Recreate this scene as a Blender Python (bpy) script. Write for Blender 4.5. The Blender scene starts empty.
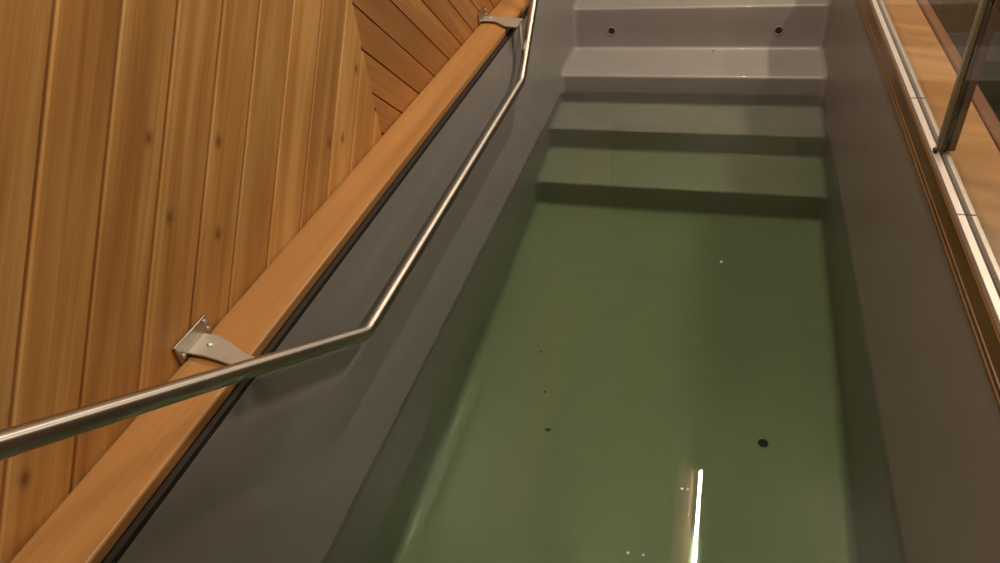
import bpy, bmesh, math, random
from mathutils import Vector, Matrix
random.seed(4)
S = bpy.context.scene
COL = S.collection

# ------------------------------------------------------------------ camera
cam_d = bpy.data.cameras.new('camera'); cam = bpy.data.objects.new('camera', cam_d); COL.objects.link(cam)
cam_d.sensor_fit = 'HORIZONTAL'; cam_d.sensor_width = 36.0; cam_d.lens = 36.0 * 700.4 / 1000.0
cam_d.clip_start = 0.02
R = Matrix(((0.956984, -0.090720, 0.275593), (0.272321, 0.608598, -0.745285), (-0.100113, 0.788276, 0.607124)))
cam.matrix_world = Matrix.Translation((0.62544, 0.00000, 1.16592)) @ R.to_4x4()
S.camera = cam

# ------------------------------------------------------------------ colour management, world
S.view_settings.view_transform = 'Standard'; S.view_settings.look = 'None'
S.view_settings.gamma = 1.0; S.view_settings.use_curve_mapping = False
S.view_settings.exposure = 0.0
S.cycles.caustics_refractive = True; S.cycles.caustics_reflective = False
S.cycles.max_bounces = 12; S.cycles.transmission_bounces = 8; S.cycles.diffuse_bounces = 5
S.cycles.blur_glossy = 0.5; S.cycles.use_guiding = True; S.cycles.sample_clamp_indirect = 0.0
world = bpy.data.worlds.new('world'); S.world = world; world.use_nodes = True
bgn = world.node_tree.nodes['Background']; bgn.inputs[0].default_value = (1.0, 0.78, 0.55, 1); bgn.inputs[1].default_value = 0.008

# ------------------------------------------------------------------ lights (ceiling strips of the room, the third one an added fill)
CEIL = 2.5
def strip_light(x, y, length, width, watts, color=(1.0, 0.87, 0.69)):
    l = bpy.data.lights.new('strip_light', 'AREA'); l.shape = 'RECTANGLE'
    l.size = width; l.size_y = length; l.energy = watts; l.color = color
    o = bpy.data.objects.new('strip_light', l); COL.objects.link(o); o.location = (x, y, CEIL - 0.062)
    return o
STRIPS = [  # x, y centre, length, width, watts
    (0.725, 2.42, 0.76, 0.018, 28.0),
    (1.92, 2.55, 1.20, 0.08, 48.0),
    (0.26, 0.45, 1.10, 0.10, 20.0),  # added unseen strip, placed to light the board bevels and near cap
]
for s in STRIPS: strip_light(*s)

# ------------------------------------------------------------------ helpers
def tag(o, label=None, cat=None, group=None, kind=None):
    if label: o['label'] = label
    if cat: o['category'] = cat
    if group: o['group'] = group
    if kind: o['kind'] = kind
    return o
def empty(name, loc=(0, 0, 0)):
    o = bpy.data.objects.new(name, None); COL.objects.link(o); o.location = loc; o.empty_display_size = 0.05
    return o
def obj(name, bm, mat, parent=None, smooth=True, bevel=0.0, seg=2):
    me = bpy.data.meshes.new(name)
    bmesh.ops.recalc_face_normals(bm, faces=bm.faces)
    bm.to_mesh(me); bm.free()
    if smooth:
        for p in me.polygons: p.use_smooth = True
        me.set_sharp_from_angle(angle=math.radians(35))
    me.materials.append(mat)
    o = bpy.data.objects.new(name, me); COL.objects.link(o)
    if parent:
        o.parent = parent
        o.matrix_parent_inverse = Matrix.Identity(4)
        if parent.location.length: 
            for v in me.vertices: v.co -= Vector(parent.location)
    if bevel:
        m = o.modifiers.new('bevel', 'BEVEL'); m.width = bevel; m.segments = seg; m.limit_method = 'ANGLE'
        m.angle_limit = math.radians(40)
    return o
def box(bm, a, b):
    vs = [bm.verts.new((x, y, z)) for x in (a[0], b[0]) for y in (a[1], b[1]) for z in (a[2], b[2])]
    for f in ((0, 1, 3, 2), (4, 6, 7, 5), (0, 4, 5, 1), (2, 3, 7, 6), (0, 2, 6, 4), (1, 5, 7, 3)):
        bm.faces.new([vs[i] for i in f])
def boxes(*abs_):
    bm = bmesh.new()
    for a, b in abs_: box(bm, a, b)
    return bm
def extrude_poly(pts, axis, a, b):
    """closed 2-D outline extruded along an axis; pts are the two other coordinates in order"""
    bm = bmesh.new(); rows = []
    for t in (a, b):
        r = []
        for p in pts:
            c = list(p); c.insert(axis, t); r.append(bm.verts.new(c))
        rows.append(r)
    n = len(pts)
    for i in range(n): bm.faces.new((rows[0][i], rows[0][(i+1) % n], rows[1][(i+1) % n], rows[1][i]))
    bm.faces.new(rows[0]); bm.faces.new(rows[1][::-1])
    return bm
def tube(bm, pts, r, n=24, caps=True):
    """swept round tube; bends get their own rings"""
    pts = [Vector(p) for p in pts]; rings = []
    up = Vector((1, 0, 0))
    for i, p in enumerate(pts):
        if i == 0: t = (pts[1] - p).normalized()
        elif i == len(pts) - 1: t = (p - pts[i-1]).normalized()
        else: t = ((p - pts[i-1]).normalized() + (pts[i+1] - p).normalized()).normalized()
        u = up if abs(t.dot(up)) < 0.9 else Vector((0, 0, 1))
        s = t.cross(u).normalized(); w = t.cross(s).normalized()
        k = 1.0
        rings.append([bm.verts.new(p + (s*math.cos(2*math.pi*j/n) + w*math.sin(2*math.pi*j/n))*r*k) for j in range(n)])
    for a, b in zip(rings, rings[1:]):
        for j in range(n): bm.faces.new((a[j], a[(j+1) % n], b[(j+1) % n], b[j]))
    if caps: bm.faces.new(rings[0]); bm.faces.new(rings[-1][::-1])
    uv = bm.loops.layers.uv.new('UVMap'); where = {}
    for i, rg in enumerate(rings):
        for j, v in enumerate(rg): where[v] = (j/n, i/len(rings))
    for f in bm.faces:
        vals = [where.get(l.vert, (0, 0)) for l in f.loops]; wrap = max(v[0] for v in vals) > 0.75
        for l, v in zip(f.loops, vals): l[uv].uv = (v[0] + (1.0 if wrap and v[0] < 0.25 else 0.0), v[1])
def bend(pts, rad, k=8):
    """polyline with rounded corners"""
    pts = [Vector(p) for p in pts]; out = [pts[0]]
    for a, b, c in zip(pts, pts[1:], pts[2:]):
        u = (a-b).normalized(); v = (c-b).normalized()
        p0 = b + u*rad; p1 = b + v*rad
        for i in range(k+1):
            t = i/k; out.append(p0*(1-t)**2 + b*2*t*(1-t) + p1*t*t)
    out.append(pts[-1]); return out
def disc(bm, c, nrm, r, h, n=20, dome=0.0):
    """short cylinder (or domed button) on a surface"""
    c = Vector(c); nrm = Vector(nrm).normalized()
    u = nrm.orthogonal().normalized(); w = nrm.cross(u)
    prof = [(r, 0), (r, h*0.7), (r*0.85, h), (r*0.45, h + dome)]
    rings = [[bm.verts.new(c + nrm*z + (u*math.cos(2*math.pi*j/n) + w*math.sin(2*math.pi*j/n))*q) for j in range(n)] for q, z in prof]
    for a, b in zip(rings, rings[1:]):
        for j in range(n): bm.faces.new((a[j], a[(j+1) % n], b[(j+1) % n], b[j]))
    bm.faces.new(rings[0][::-1]); bm.faces.new(rings[-1])

# ------------------------------------------------------------------ materials
def new_mat(name):
    m = bpy.data.materials.new(name); m.use_nodes = True
    nt = m.node_tree; b = nt.nodes['Principled BSDF']
    return m, nt, b
def N(nt, kind, **kw):
    n = nt.nodes.new(kind)
    for k, v in kw.items():
        if hasattr(n, k): setattr(n, k, v)
        else: n.inputs[k].default_value = v
    return n
def ramp(nt, stops):
    r = nt.nodes.new('ShaderNodeValToRGB')
    while len(r.color_ramp.elements) < len(stops): r.color_ramp.elements.new(0.5)
    for e, (p, c) in zip(r.color_ramp.elements, stops):
        e.position = p; e.color = (*c, 1)
    return r
def plain(name, col, rough=0.5, metal=0.0, noise=0.0, nscale=20, bump=0.0, spec=0.5, coat=0.0):
    m, nt, b = new_mat(name)
    b.inputs['Base Color'].default_value = (*col, 1); b.inputs['Roughness'].default_value = rough
    b.inputs['Metallic'].default_value = metal; b.inputs['Specular IOR Level'].default_value = spec
    b.inputs['Coat Weight'].default_value = coat
    tc = N(nt, 'ShaderNodeTexCoord'); nz = N(nt, 'ShaderNodeTexNoise'); nz.inputs['Scale'].default_value = nscale
    nz.inputs['Detail'].default_value = 5
    nt.links.new(tc.outputs['Object'], nz.inputs['Vector'])
    if noise:
        r = ramp(nt, [(0.25, tuple(c*(1-noise) for c in col)), (0.75, tuple(min(1, c*(1+noise)) for c in col))])
        nt.links.new(nz.outputs['Fac'], r.inputs[0]); nt.links.new(r.outputs[0], b.inputs['Base Color'])
    if bump:
        bp = N(nt, 'ShaderNodeBump'); bp.inputs['Strength'].default_value = bump; bp.inputs['Distance'].default_value = 0.002
        nt.links.new(nz.outputs['Fac'], bp.inputs['Height']); nt.links.new(bp.outputs[0], b.inputs['Normal'])
    return m
def steel(name, col, rough=0.28, metal=1.0, noise=0.06, nscale=60):
    """tube polished around its girth: the highlight stretches along the tube"""
    m = plain(name, col, rough=rough, metal=1.0, noise=noise, nscale=nscale); nt = m.node_tree; b = nt.nodes['Principled BSDF']
    b.inputs['Anisotropic'].default_value = 0.85; b.inputs['Anisotropic Rotation'].default_value = 0.25
    t = N(nt, 'ShaderNodeTangent'); t.direction_type = 'UV_MAP'; t.uv_map = 'UVMap'
    nt.links.new(t.outputs[0], b.inputs['Tangent'])
    return m
def wood(name, dark, mid, light, direction, normal=(0, 0, 1), rough=0.45, knots=0.0, vary=0.25, scale=1.0, coat=0.12, spec=0.4):
    """grain streaks run along `direction` (object space); boards differ through random per island"""
    m, nt, b = new_mat(name); L = nt.links.new
    tc = N(nt, 'ShaderNodeTexCoord'); geo = N(nt, 'ShaderNodeNewGeometry')
    d = Vector(direction).normalized(); n3 = Vector(normal).normalized(); e = n3.cross(d).normalized()
    comb = N(nt, 'ShaderNodeCombineXYZ')
    for i, ax in enumerate((d, e, n3)):
        dt = N(nt, 'ShaderNodeVectorMath', operation='DOT_PRODUCT'); dt.inputs[1].default_value = ax
        L(tc.outputs['Object'], dt.inputs[0]); L(dt.outputs['Value'], comb.inputs[i])
    off = N(nt, 'ShaderNodeVectorMath', operation='MULTIPLY_ADD'); off.inputs[1].default_value = (1, 1, 1)
    rnd = N(nt, 'ShaderNodeCombineXYZ')
    for i, k in enumerate((37.0, 0.0, 11.0)):
        mm = N(nt, 'ShaderNodeMath', operation='MULTIPLY'); mm.inputs[1].default_value = k
        L(geo.outputs['Random Per Island'], mm.inputs[0]); L(mm.outputs[0], rnd.inputs[i])
    L(comb.outputs[0], off.inputs[0]); L(rnd.outputs[0], off.inputs[2])
    def noise(sc, detail, dist):
        st = N(nt, 'ShaderNodeMapping'); st.inputs['Scale'].default_value = tuple(v*scale for v in sc); L(off.outputs[0], st.inputs['Vector'])
        n = N(nt, 'ShaderNodeTexNoise'); n.inputs['Scale'].default_value = 1.0; n.inputs['Detail'].default_value = detail; n.inputs['Distortion'].default_value = dist
        L(st.outputs[0], n.inputs['Vector']); return n
    n1 = noise((1.3, 30, 12), 6, 0.7); n2 = noise((5, 260, 60), 3, 0.2); n3_ = noise((2.2, 7, 5), 2, 0.4)
    a1 = N(nt, 'ShaderNodeMath', operation='MULTIPLY_ADD'); L(n2.outputs['Fac'], a1.inputs[0]); a1.inputs[1].default_value = 0.28; L(n1.outputs['Fac'], a1.inputs[2])
    a2 = N(nt, 'ShaderNodeMath', operation='MULTIPLY_ADD'); L(n3_.outputs['Fac'], a2.inputs[0]); a2.inputs[1].default_value = 0.40; L(a1.outputs[0], a2.inputs[2])
    rp = ramp(nt, [(0.50, dark), (0.84, mid), (1.1, light)]); L(a2.outputs[0], rp.inputs[0])
    hsv = N(nt, 'ShaderNodeHueSaturation'); L(rp.outputs[0], hsv.inputs['Color'])
    mr = N(nt, 'ShaderNodeMapRange'); mr.inputs['To Min'].default_value = 1-vary; mr.inputs['To Max'].default_value = 1+vary
    L(geo.outputs['Random Per Island'], mr.inputs['Value']); L(mr.outputs[0], hsv.inputs['Value'])
    last = hsv.outputs[0]
    if knots:
        ks = N(nt, 'ShaderNodeMapping'); ks.inputs['Scale'].default_value = (6.5, 10.0, 0.0); L(off.outputs[0], ks.inputs['Vector'])
        wob = noise((30, 30, 1), 2, 0.0)
        vo = N(nt, 'ShaderNodeTexVoronoi'); vo.feature = 'F1'; vo.voronoi_dimensions = '2D'; vo.inputs['Scale'].default_value = 1.0; L(ks.outputs[0], vo.inputs['Vector'])
        wd = N(nt, 'ShaderNodeMath', operation='MULTIPLY_ADD'); L(wob.outputs['Fac'], wd.inputs[0]); wd.inputs[1].default_value = 0.05; L(vo.outputs['Distance'], wd.inputs[2])
        kr = ramp(nt, [(0.055, (1, 1, 1)), (0.075, (0.55, 0.55, 0.55)), (0.14, (0, 0, 0))]); L(wd.outputs[0], kr.inputs[0])
        sp = N(nt, 'ShaderNodeSeparateColor'); L(vo.outputs['Color'], sp.inputs[0])
        gt = N(nt, 'ShaderNodeMath', operation='GREATER_THAN'); L(sp.outputs[0], gt.inputs[0]); gt.inputs[1].default_value = 0.84
        km = N(nt, 'ShaderNodeMath', operation='MULTIPLY'); L(kr.outputs[0], km.inputs[0]); L(gt.outputs[0], km.inputs[1])
        k2 = N(nt, 'ShaderNodeMath', operation='MULTIPLY'); L(km.outputs[0], k2.inputs[0]); k2.inputs[1].default_value = knots
        mx = N(nt, 'ShaderNodeMix'); mx.data_type = 'RGBA'; L(k2.outputs[0], mx.inputs['Factor']); L(last, mx.inputs['A'])
        mx.inputs['B'].default_value = (dark[0]*0.4, dark[1]*0.35, dark[2]*0.35, 1); last = mx.outputs['Result']
    L(last, b.inputs['Base Color']); b.inputs['Specular IOR Level'].default_value = spec
    b.inputs['Roughness'].default_value = rough; b.inputs['Coat Weight'].default_value = coat; b.inputs['Coat Roughness'].default_value = 0.3
    bp = N(nt, 'ShaderNodeBump'); bp.inputs['Strength'].default_value = 0.15; bp.inputs['Distance'].default_value = 0.001
    L(n2.outputs['Fac'], bp.inputs['Height']); L(bp.outputs[0], b.inputs['Normal'])
    return m

A50, A40 = math.radians(50.2), math.radians(40.1)
DL = Vector((0, -math.cos(A50), -math.sin(A50)))   # left boards run down towards the camera
DR = Vector((0, math.cos(A40), -math.sin(A40)))    # right boards run down away from it
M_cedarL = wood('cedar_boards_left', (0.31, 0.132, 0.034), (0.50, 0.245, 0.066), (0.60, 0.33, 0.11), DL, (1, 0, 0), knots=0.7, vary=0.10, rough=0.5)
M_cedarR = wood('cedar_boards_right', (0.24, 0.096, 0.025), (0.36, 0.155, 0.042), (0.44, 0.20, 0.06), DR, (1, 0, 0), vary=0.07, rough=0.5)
M_cap = wood('cap_rail_wood', (0.29, 0.128, 0.038), (0.38, 0.182, 0.056), (0.44, 0.22, 0.075), (0, 1, 0), rough=0.42, vary=0.02, scale=0.6)
M_mould = wood('dark_moulding_wood', (0.10, 0.047, 0.009), (0.15, 0.073, 0.015), (0.2, 0.10, 0.024), (0, 1, 0), rough=0.35, vary=0.02, coat=0.3)
M_ledge = wood('ledge_wood', (0.27, 0.115, 0.040), (0.40, 0.19, 0.068), (0.47, 0.24, 0.09), (1.0, -0.45, 0), rough=0.35, vary=0.04, scale=0.7, coat=0.3)
M_trim = wood('trim_wood', (0.12, 0.050, 0.026), (0.18, 0.078, 0.040), (0.22, 0.10, 0.055), (0, 1, 0), rough=0.35, vary=0.03, coat=0.3)
M_ceil = wood('ceiling_boards', (0.30, 0.14, 0.05), (0.42, 0.21, 0.08), (0.5, 0.27, 0.11), (0, 1, 0), vary=0.1)
M_gel = plain('grey_gelcoat', (0.258, 0.236, 0.218), rough=0.42, noise=0.04, nscale=9, bump=0.03, coat=0.08)
M_steel = steel('brushed_steel', (0.45, 0.41, 0.36), rough=0.38, metal=1.0, noise=0.06, nscale=60)
M_bracket = plain('satin_bracket_steel', (0.55, 0.50, 0.43), rough=0.40, metal=0.6, noise=0.08, nscale=50)
M_plate = plain('shaded_plate_steel', (0.36, 0.32, 0.27), rough=0.42, metal=1.0, noise=0.1, nscale=50)  # same steel as the arm, darkened to paint shade on the upright plate
M_alu = plain('aluminium_channel', (0.62, 0.53, 0.49), rough=0.42, metal=0.4, noise=0.05, nscale=40)
M_dark = plain('dark_opening', (0.012, 0.012, 0.01), rough=0.8)
M_gasket_shade = plain('dark_gasket_and_shade', (0.018, 0.013, 0.008), rough=0.6)  # channel seals and seams; also paints the shade below the cap board
M_floor = plain('dark_tile_floor', (0.022, 0.025, 0.012), rough=0.35, noise=0.2, nscale=4)
M_base = plain('grey_baseboard', (0.16, 0.14, 0.11), rough=0.5)
M_white = plain('white_fixture', (0.75, 0.73, 0.7), rough=0.5)
M_speck = plain('dark_debris', (0.05, 0.05, 0.03), rough=0.8)

def water_mat():
    m, nt, b = new_mat('green_pool_water'); nt.nodes.remove(b)
    out = nt.nodes['Material Output']
    g = N(nt, 'ShaderNodeBsdfPrincipled')
    g.inputs['Base Color'].default_value = (1, 1, 1, 1); g.inputs['Transmission Weight'].default_value = 1.0
    g.inputs['IOR'].default_value = 1.333; g.inputs['Roughness'].default_value = 0.0
    nt.links.new(g.outputs[0], out.inputs['Surface'])
    a = N(nt, 'ShaderNodeVolumeAbsorption'); a.inputs['Color'].default_value = (0.49, 0.85, 0.32, 1); a.inputs['Density'].default_value = 1.05
    nt.links.new(a.outputs[0], out.inputs['Volume'])
    return m
M_water = water_mat()
def glass_mat():
    m, nt, b = new_mat('clear_panel_glass')
    out = nt.nodes['Material Output']; nt.nodes.remove(b)
    t = N(nt, 'ShaderNodeBsdfTransparent'); t.inputs[0].default_value = (0.93, 0.94, 0.90, 1)
    g = N(nt, 'ShaderNodeBsdfGlossy'); g.inputs['Roughness'].default_value = 0.008
    fr = N(nt, 'ShaderNodeFresnel'); fr.inputs[0].default_value = 1.45
    mx = N(nt, 'ShaderNodeMixShader'); ge = N(nt, 'ShaderNodeNewGeometry'); sb = N(nt, 'ShaderNodeMath', operation='SUBTRACT'); sb.inputs[0].default_value = 1.0; nt.links.new(ge.outputs['Backfacing'], sb.inputs[1])
    ml = N(nt, 'ShaderNodeMath', operation='MULTIPLY'); nt.links.new(fr.outputs[0], ml.inputs[0]); nt.links.new(sb.outputs[0], ml.inputs[1]); nt.links.new(ml.outputs[0], mx.inputs[0]); nt.links.new(t.outputs[0], mx.inputs[1]); nt.links.new(g.outputs[0], mx.inputs[2])
    nt.links.new(mx.outputs[0], out.inputs['Surface'])
    return m
M_glass = glass_mat()
M_edge = plain('polished_glass_edge', (0.24, 0.22, 0.14), rough=0.2, noise=0.1, nscale=30, coat=0.5)
M_edge2 = plain('bronze_bar', (0.23, 0.16, 0.10), rough=0.3, metal=0.3, noise=0.1, nscale=30)
def emit_mat():
    m, nt, b = new_mat('lit_tube'); b.inputs['Base Color'].default_value = (0.9, 0.9, 0.9, 1)
    b.inputs['Emission Color'].default_value = (1, 0.93, 0.82, 1); b.inputs['Emission Strength'].default_value = 6
    return m
M_lens = emit_mat()

# ------------------------------------------------------------------ setting: room shell
XW = -0.108            # face of the left wall
CAPZ = 0.482
Y0, Y1 = -1.6, 4.66    # back and far wall of the room
XR = 3.4
FZ = -0.6
def clip(poly, n, c):
    """keep the side p.n <= c of a convex polygon in (y,z)"""
    out = []
    for i in range(len(poly)):
        p, q = Vector(poly[i]), Vector(poly[(i+1) % len(poly)])
        dp, dq = p.dot(n)-c, q.dot(n)-c
        if dp <= 0: out.append(p)
        if dp*dq < 0: out.append(p + (q-p)*(dp/(dp-dq)))
    return out
def boards(bm, n, us, d, region, gap=0.0005, bev=0.0085, dep=0.0065):
    """boards between the groove offsets us (p.n = u), cut to the convex region"""
    for u0, u1 in zip(us, us[1:]):
        poly = clip(clip(region, n, u1-gap), -n, -(u0+gap))
        if len(poly) < 3: continue
        ctr = sum(poly, Vector((0, 0)))/len(poly)
        def mk(p, x): return bm.verts.new((x, p[0], p[1]))
        inner = []
        for p in poly:
            u = p.dot(n); q = Vector(p); step = Vector((0, 1/n[1])) if abs(p[0]-YS) < 1e-5 else n
            if abs(u-(u1-gap)) < 1e-5: q -= step*bev
            elif abs(u-(u0+gap)) < 1e-5: q += step*bev*0.06
            inner.append(q)
        back = [mk(p, XW-0.02) for p in poly]; rim = [mk(p, XW-dep) for p in poly]; top = [mk(p, XW) for p in inner]
        k = len(poly)
        for i in range(k):
            j = (i+1) % k
            bm.faces.new((back[i], back[j], rim[j], rim[i])); bm.faces.new((rim[i], rim[j], top[j], top[i]))
        bm.faces.new(top); bm.faces.new(back[::-1])
YN0 = -0.55
YS = 1.328             # the vertical seam where the two directions meet
nL = Vector((-math.sin(A50), math.cos(A50))); nR = Vector((math.sin(A40), math.cos(A40)))
usL = [-0.85, -0.758, -0.6665, -0.5785, -0.4975, -0.411, -0.3195, -0.228, -0.143, -0.052, 0.041, 0.1326]
while usL[-1] < 3.4: usL.append(usL[-1]+0.0905)
while usL[0] > -2.0: usL.insert(0, usL[0]-0.0905)
usR = [1.2305, 1.3035, 1.3775, 1.451, 1.5284, 1.601, 1.676]
while usR[-1] < 5.2: usR.append(usR[-1]+0.0745)
while usR[0] > 0.3: usR.insert(0, usR[0]-0.0745)
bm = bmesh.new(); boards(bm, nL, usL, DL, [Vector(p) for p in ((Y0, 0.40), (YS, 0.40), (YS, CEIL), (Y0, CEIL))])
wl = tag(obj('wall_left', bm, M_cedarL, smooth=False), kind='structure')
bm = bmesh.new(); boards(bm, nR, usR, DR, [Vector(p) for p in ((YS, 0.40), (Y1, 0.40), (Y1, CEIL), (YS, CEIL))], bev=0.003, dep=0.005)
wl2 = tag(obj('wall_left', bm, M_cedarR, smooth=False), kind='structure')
bm = boxes(((XW-0.08, Y0, FZ), (XW-0.02, Y1, CEIL)))
tag(obj('wall_left', bm, M_mould), kind='structure')
tag(obj('wall_far', boxes(((XW-0.02, Y1, FZ), (XR, Y1+0.08, CEIL))), M_mould), kind='structure')
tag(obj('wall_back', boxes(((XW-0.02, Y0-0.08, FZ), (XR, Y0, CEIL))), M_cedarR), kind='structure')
tag(obj('wall_right', boxes(((XR, Y0-0.08, FZ), (XR+0.08, Y1+0.08, CEIL))), M_mould), kind='structure')
tag(obj('floor', boxes(((1.14, Y0, FZ-0.05), (XR, Y1, FZ))), M_floor), kind='structure')
tag(obj('ceiling', boxes(((XW-0.1, Y0-0.1, CEIL), (XR+0.1, Y1+0.1, CEIL+0.06))), M_ceil), kind='structure')
tag(obj('baseboard_far', boxes(((1.2, Y1-0.02, FZ), (XR, Y1, -0.44))), M_base), kind='structure')

# wooden cap board along the left edge of the pool (rounded long edges)
bm = extrude_poly([(-0.106, 0.4625), (-0.009, 0.4625), (-0.009, CAPZ), (-0.106, CAPZ)], 1, Y0+0.02, Y1-0.02)
tag(obj('cap_board', bm, M_cap, bevel=0.004, seg=3), 'long orange-brown wooden cap board along the left pool edge under the steel handrail', 'cap board')

tag(obj('trim_painted_shade', boxes(((-0.035, YN0, 0.4525), (-0.0003, 3.98, 0.4620))), M_gasket_shade), kind='structure')  # near-black strip paints the shadow gap between cap board and pool wall

# ------------------------------------------------------------------ the plunge pool (grey moulded shell)
pool = empty('plunge_pool', (0.5, 1.5, -0.446))
tag(pool, 'long narrow grey moulded plunge pool with steps at its far end, filled with green water', 'plunge pool')
PW = 1.0; TOPZ = 0.4435; BOT = -0.446; YE = 4.0; YN = -0.55
obj('side_wall', boxes(((-0.03, YN, -0.49), (0, YE, 0.452))), M_gel, pool)
obj('side_wall', boxes(((PW, YN, -0.49), (PW+0.028, YE, TOPZ))), M_gel, pool)
obj('end_wall', boxes(((0, YN-0.03, -0.49), (PW, YN, TOPZ))), M_gel, pool)
def arc(c, r, a0, a1, k=5):
    return [(c[0]+r*math.cos(math.radians(a0+(a1-a0)*i/k)), c[1]+r*math.sin(math.radians(a0+(a1-a0)*i/k))) for i in range(k+1)]
def loft(name, prof, r=0.022):
    """profile (y,z) swept across the pool; its two ends curl up the side walls in a cove"""
    bm = bmesh.new(); prof = [Vector(p) for p in prof]; n = len(prof); nrm = []
    for i in range(n):
        t = (prof[min(i+1, n-1)]-prof[max(i-1, 0)]).normalized()
        nrm.append(Vector((-t[1], t[0])))
    xs = []
    for i in range(7):
        s = r*(1-math.cos(math.radians(90*i/6))); xs.append((s, r*(1-math.sin(math.radians(90*i/6)))))
    cols = [(s, o) for s, o in xs] + [(PW*0.33, 0), (PW*0.66, 0)] + [(PW-s, o) for s, o in xs[::-1]]
    grid = [[bm.verts.new((x, p[0]+nn[0]*o, p[1]+nn[1]*o)) for x, o in cols] for p, nn in zip(prof, nrm)]
    for a, b in zip(grid, grid[1:]):
        for j in range(len(cols)-1): bm.faces.new((a[j], a[j+1], b[j+1], b[j]))
    o = obj(name, bm, M_gel, pool)
    return o
ys = [2.205, 2.462, 2.702, 2.990, 3.29, 3.60]     # riser faces
zs = [BOT, -0.275, -0.103, 0.075, 0.249, 0.415, 0.452]  # level before each riser
ri, rn = 0.016, 0.012                               # cove at the foot, rounding at the nose
loft('basin_floor', [(YN, BOT), (0.0, BOT), (0.8, BOT), (1.5, BOT), (ys[0]-ri, BOT)])
for i in range(6):
    y, z0, z1 = ys[i], zs[i], zs[i+1]
    yb = (ys[i+1]-ri) if i < 5 else YE
    prof = arc((y-ri, z0+ri), ri, -90, 0) if z1-z0 > 0.05 else [(y-ri, z0), (y, z0+ri)]
    prof = [(p[0], p[1]) for p in prof] + [(y, (z0+z1)/2)] + arc((y+rn, z1-rn), rn, 180, 90) + [((y+yb)/2, z1), (yb, z1)]
    loft('step', prof)
# round openings: two jets in the riser above the first dry tread, small one in the tread, drain in the floor
def opening(name, c, nrm, r, label, rim=True):
    bm = bmesh.new(); disc(bm, Vector(c) - Vector(nrm)*0.002, nrm, r, 0.0026)
    o = obj(name, bm, M_dark, pool); o['label'] = label
    if rim:
        bm = bmesh.new(); k = 28; c = Vector(c); nn = Vector(nrm).normalized(); u = nn.orthogonal().normalized(); w = nn.cross(u)
        rings = []
        for q, h in ((r*0.98, 0.0), (r*1.1, 0.0016), (r*1.35, 0.0014), (r*1.45, -0.001)):
            rings.append([bm.verts.new(c + nn*h + (u*math.cos(2*math.pi*j/k)+w*math.sin(2*math.pi*j/k))*q) for j in range(k)])
        for a, b in zip(rings, rings[1:]):
            for j in range(k): bm.faces.new((a[j], a[(j+1) % k], b[(j+1) % k], b[j]))
        rm = obj('rim', bm, M_gel, o)
        for v in rm.data.vertices: v.co -= Vector(pool.location)
        rm.location = (0, 0, 0)
    return o
opening('jet_opening', (0.163, 2.990, 0.152), (0, -1, 0), 0.0135, 'dark round jet hole at the left of the upper riser')
opening('jet_opening', (0.828, 2.990, 0.149), (0, -1, 0), 0.0135, 'dark round jet hole at the right of the upper riser')
opening('tread_opening', (0.585, 2.968, 0.0755), (0, 0, 1), 0.005, 'tiny dark hole at the back of the first dry tread', rim=False)
opening('drain_opening', (0.81, 1.246, BOT+0.0005), (0, 0, 1), 0.0125, 'dark round drain hole in the pool floor', rim=False)

# ------------------------------------------------------------------ water
def water():
    bm = bmesh.new(); x0, x1, y0, y1, b = -0.004, PW+0.004, YN-0.004, 2.706, BOT-0.02
    e = 0.0; h = 0.004; w = 0.008
    # top: flat sheet with a small meniscus up the walls
    xs = [0.0, w*0.35, w, PW-w, PW-w*0.35, PW]; hx = [h, h*0.35, 0, 0, h*0.35, h]
    ysv = [YN, YN+w, ys[2]-w, ys[2]-w*0.35, ys[2]]; hy = [h, 0, 0, h*0.35, h]
    grid = [[bm.verts.new((x, y, max(hh, k))) for x, hh in zip(xs, hx)] for y, k in zip(ysv, hy)]
    for a, c in zip(grid, grid[1:]):
        for j in range(len(xs)-1): bm.faces.new((a[j], a[j+1], c[j+1], c[j]))
    # sides and bottom, tucked just inside the shell
    rim = [grid[0][j] for j in range(len(xs))] + [grid[i][-1] for i in range(1, len(ysv))] + \
          [grid[-1][j] for j in range(len(xs)-2, -1, -1)] + [grid[i][0] for i in range(len(ysv)-2, 0, -1)]
    def low(v):
        x = x0 if v.co.x < 1e-6 else (x1 if v.co.x > PW-1e-6 else v.co.x)
        y = y0 if v.co.y < YN+1e-6 else (y1 if v.co.y > ys[2]-1e-6 else v.co.y)
        return bm.verts.new((x, y, b))
    lows = [low(v) for v in rim]; n = len(rim)
    for i in range(n): bm.faces.new((rim[i], rim[(i+1) % n], lows[(i+1) % n], lows[i]))
    bm.faces.new(lows)
    o = obj('pool_water', bm, M_water, smooth=False)
    return o
wat = tag(water(), 'still green tinted water filling the grey plunge pool up to the second visible step', 'water', kind='stuff')

# ------------------------------------------------------------------ handrail
XRL = 0.040
rail = empty('handrail', (XRL, 0.842, 0.328))
tag(rail, 'bent brushed stainless steel handrail running along the left side of the pool', 'handrail')
RR = 0.0132
near = [(XRL, -0.60, 1.282), (XRL, 0.842, 0.328)]; flat_ = [(XRL, 0.842, 0.328), (XRL, 1.995, 0.340)]; far = [(XRL, 1.995, 0.340), (XRL, 3.20, 1.300)]
bm = bmesh.new(); tube(bm, bend([near[0], near[1], flat_[1], far[1]], 0.018, 6), RR, 32)
obj('tube', bm, M_steel, rail)
def weld(p, d):
    bm = bmesh.new(); d = Vector(d).normalized(); p = Vector(p)
    tube(bm, [p-d*0.0025, p-d*0.0012, p+d*0.0012, p+d*0.0025], RR+0.0006, 32)
    obj('weld_ring', bm, M_steel, rail)
weld((XRL, 0.866, 0.3285), (0, 1, 0)); weld((XRL, 1.975, 0.340), (0, 1, 0))
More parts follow.
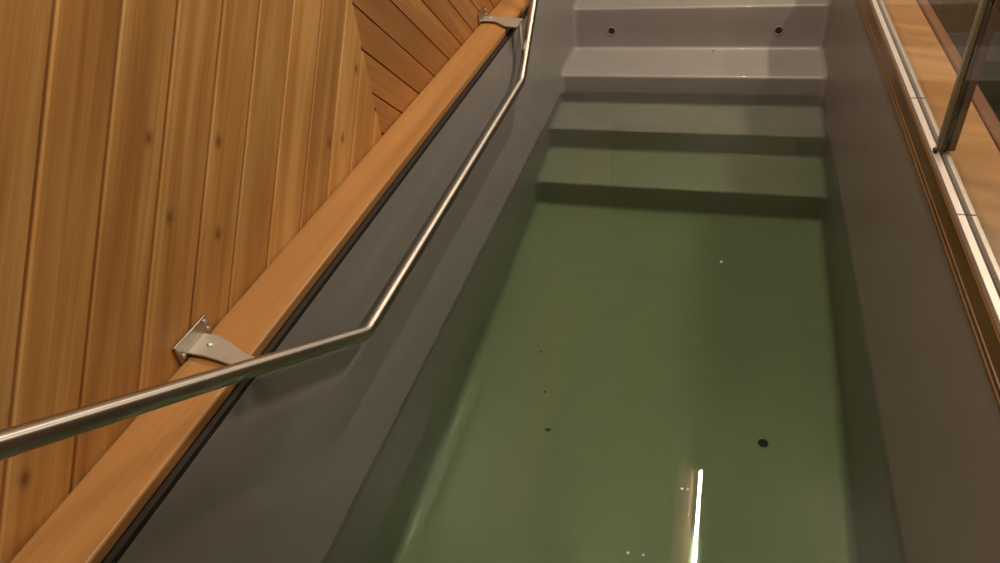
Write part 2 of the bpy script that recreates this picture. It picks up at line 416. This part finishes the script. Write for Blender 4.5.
def bracket(yc, label, hw=0.039, rail_z=0.49, skew=0.0, w_end=0.30):
    r = empty('rail_bracket', (XW, yc, CAPZ))
    tag(r, label, 'bracket', 'handrail brackets')
    zt = CAPZ+0.033
    obj('wall_plate', boxes(((XW+0.0005, yc-hw, CAPZ+0.001), (XW+0.005, yc+hw, zt))), M_plate, r, bevel=0.0015)
    # arm: flat strip, wide at the plate, narrowing, then turned down to the tube
    za = CAPZ+0.009; t = 0.004
    out = []
    def sec(x, z, hy, dy=0.0): return [(x, yc+dy-hy, z), (x, yc+dy+hy, z), (x, yc+dy+hy, z-t), (x, yc+dy-hy, z-t)]
    secs = [sec(XW+0.004, za, hw*0.58), sec(XW+0.03, za, hw*0.58), sec(XW+0.055, za, hw*0.50, skew*0.25), sec(XRL-0.050, za, hw*(0.25*w_end+0.75*w_end+0.04), skew*0.8), sec(XRL-0.012, za, hw*w_end, skew)]
    bm = bmesh.new(); rows = [[bm.verts.new(p) for p in s] for s in secs]
    for a, b in zip(rows, rows[1:]):
        for j in range(4): bm.faces.new((a[j], a[(j+1) % 4], b[(j+1) % 4], b[j]))
    bm.faces.new(rows[0][::-1]); bm.faces.new(rows[-1])
    obj('arm', bm, M_bracket, r, bevel=0.001)
    if rail_z < za-0.02:
        obj('arm_tab', boxes(((XRL-0.016, yc-hw*0.3+skew*0.9, rail_z-0.004), (XRL-0.012, yc+hw*0.3+skew*0.9, za))), M_bracket, r, bevel=0.001)
    for yy, zz in ((-0.78, 0.30), (0.80, 0.32), (0.78, 0.76)):
        bm = bmesh.new(); disc(bm, (XW+0.005, yc+yy*hw, CAPZ+0.033*zz), (1, 0, 0), 0.0042, 0.002, 14, 0.001); obj('screw', bm, M_bracket, r)
    bm = bmesh.new(); disc(bm, (XW+0.030, yc, za), (0, 0, 1), 0.0045, 0.002, 14, 0.001); obj('screw', bm, M_bracket, r)
bracket(0.612, 'steel wall bracket with a wide plate holding the near sloping end of the handrail', rail_z=0.49, skew=-0.026)
bracket(2.118, 'small steel wall bracket holding the far rising end of the handrail near the steps', rail_z=0.405, skew=-0.045, w_end=0.95)

# ------------------------------------------------------------------ right edge: moulding, channel, glass, ledge
mo = empty('edge_moulding', (1.0, 1.5, 0.456))
tag(mo, 'dark glossy wooden moulding along the top of the right pool wall', 'moulding')
prof = [(0.9975, 0.4440), (0.9966, 0.4450), (0.9966, 0.4485), (0.9985, 0.4495), (0.9985, 0.4570), (0.9974, 0.4578), (0.9974, 0.4592), (0.9992, 0.4600),
        (0.9992, 0.490), (0.998, 0.4915), (0.998, 0.494), (1.000, 0.4955), (1.0290, 0.4955), (1.0290, 0.4440)]
bm = extrude_poly(prof, 1, YN, YE); obj('moulding_board', bm, M_mould, mo)
GJ = 1.30; GX0, GX1 = 1.0125, 1.0185
ch = empty('glass_balustrade', (1.015, 1.5, 0.4955))
tag(ch, 'low clear glass balustrade in a pale aluminium channel along the right pool edge', 'balustrade')
def sub(name, bm, m, parent, **kw):
    o = obj(name, bm, m, None, **kw)
    for v in o.data.vertices: v.co -= Vector(ch.location)
    o.parent = parent; return o
obj('channel_lip', boxes(((1.0005, YN, 0.496), (GX0-0.0005, YE, 0.508))), M_alu, ch, bevel=0.001)
obj('channel_lip', boxes(((GX1+0.0015, YN, 0.496), (GX1+0.0095, YE, 0.508))), M_alu, ch, bevel=0.001)
obj('gasket', boxes(((GX0-0.0005, YN, 0.496), (GX1+0.0015, YE, 0.500))), M_gasket_shade, ch)
for y in (1.082, 1.525):
    obj('lip_seam', boxes(((1.0008, y-0.0015, 0.5078), (GX1+0.009, y+0.0015, 0.5084))), M_gasket_shade, ch)
for y0, y1 in ((-0.3, GJ-0.008), (GJ+0.008, 3.2)):
    pane = obj('glass_panel', boxes(((GX0, y0+0.004, 0.5005), (GX1, y1-0.004, 0.775))), M_glass, ch, smooth=False)
    for y in (y0, y1-0.004):
        sub('polished_edge', boxes(((GX0, y, 0.5005), (GX1, y+0.004, 0.775))), M_edge, pane, smooth=False)
post = obj('joint_post', boxes(((1.0222, GJ-0.001, 0.5085), (1.0246, GJ+0.006, 0.798))), M_gasket_shade, ch)
sub('post_bar', boxes(((1.007, GJ-0.007, 0.5085), (1.0220, GJ+0.007, 0.80))), M_edge, post, bevel=0.002)
o = sub('post_bar', boxes(((1.0248, GJ-0.007, 0.5085), (1.0370, GJ+0.007, 0.80))), M_edge2, post, bevel=0.002)
o['label'] = 'brown outer bar'
sub('clip', boxes(((1.0010, GJ-0.016, 0.5085), (1.0068, GJ-0.004, 0.515)),), M_gasket_shade, post, bevel=0.0015)
# ledge
LZ = 0.44
bm = extrude_poly([(1.0305, LZ-0.03), (1.158, LZ-0.03), (1.158, LZ), (1.0305, LZ)], 1, YN, YE)
ld = tag(obj('ledge_board', bm, M_ledge, bevel=0.002), 'honey coloured wooden ledge behind the glass on the right', 'ledge')
bm = extrude_poly([(1.1595, LZ-0.05), (1.187, LZ-0.05), (1.187, LZ+0.004), (1.1595, LZ+0.004)], 1, YN, YE)
tag(obj('ledge_edging', bm, M_trim, bevel=0.005, seg=3), 'narrow reddish wooden edging strip along the outer side of the ledge', 'edging')
tag(obj('wall_ledge', boxes(((1.034, YN, FZ), (1.13, YE, LZ-0.031))), M_mould), kind='structure')

# ------------------------------------------------------------------ ceiling lamps
for (x, y, l, w, p), lab in zip(STRIPS, ('slim ceiling strip lamp mirrored as a bright line in the water', 'ceiling strip lamp over the room to the right of the pool', 'added unseen ceiling strip lamp over the near end of the pool, lighting boards and cap')):
    r = empty('strip_lamp', (x, y, CEIL)); tag(r, lab, 'ceiling lamp')
    obj('housing', boxes(((x-w/2-0.02, y-l/2-0.03, CEIL-0.05), (x+w/2+0.02, y+l/2+0.03, CEIL-0.0005))), M_white, r, bevel=0.004)
    if x < 1 and y > 1:
        obj('side_board', extrude_poly([(x-w/2-0.022, CEIL-0.05), (x-w/2-0.12, CEIL-0.135), (x-w/2-0.12, CEIL-0.15), (x-w/2-0.022, CEIL-0.062)], 1, y-l/2, y+l/2), M_ceil, r)
    obj('diffuser', boxes(((x-w/2+0.001, y-l/2, CEIL-0.058), (x+w/2-0.001, y+l/2, CEIL-0.0505))), M_lens, r)

# ------------------------------------------------------------------ small things on the pool floor and on the water
def debris(x, y, rr, label):
    bm = bmesh.new(); bmesh.ops.create_icosphere(bm, subdivisions=2, radius=rr)
    for v in bm.verts:
        v.co = Vector((v.co.x*random.uniform(0.9, 1.6), v.co.y*random.uniform(0.6, 1.1), v.co.z*0.4)) + Vector((x, y, BOT+0.0012))
    o = obj('debris_fleck', bm, M_speck); tag(o, label, 'fleck', 'dark flecks on the pool floor')
debris(0.269, 1.185, 0.0065, 'largest dark fleck lying on the pool floor left of the drain hole')
debris(0.233, 1.310, 0.0035, 'small dark fleck on the pool floor just beyond the largest fleck')
debris(0.188, 1.456, 0.0035, 'tiny dark fleck farthest from the camera on the pool floor')
M_bub = plain('water_bubble', (0.75, 0.78, 0.70), rough=0.05, coat=1.0)
def bubble(x, y, rr, label):
    bm = bmesh.new(); bmesh.ops.create_uvsphere(bm, u_segments=16, v_segments=10, radius=rr)
    for v in bm.verts: v.co = Vector((v.co.x+x, v.co.y+y, v.co.z*0.55 + 0.0006))
    tag(obj('air_bubble', bm, M_bub), label, 'bubble', 'air bubbles on the water')
bubble(0.625, 0.855, 0.0032, 'small air bubble on the water beside the top of the bright lamp reflection')
bubble(0.636, 0.856, 0.0028, 'tiny air bubble between its neighbour and the bright lamp reflection')
bubble(0.640, 0.800, 0.0012, 'tiny air bubble lower down on the left edge of the lamp reflection')
bubble(0.543, 0.700, 0.0032, 'air bubble left of the lamp reflection near the bottom of the picture')
bubble(0.570, 0.702, 0.0026, 'faint air bubble just right of another near the bottom of the picture')
bubble(0.671, 1.603, 0.0042, 'lone bright glint on the water in the middle of the pool, drawn as a bubble')  # pale bead painted in place of a glint on the water
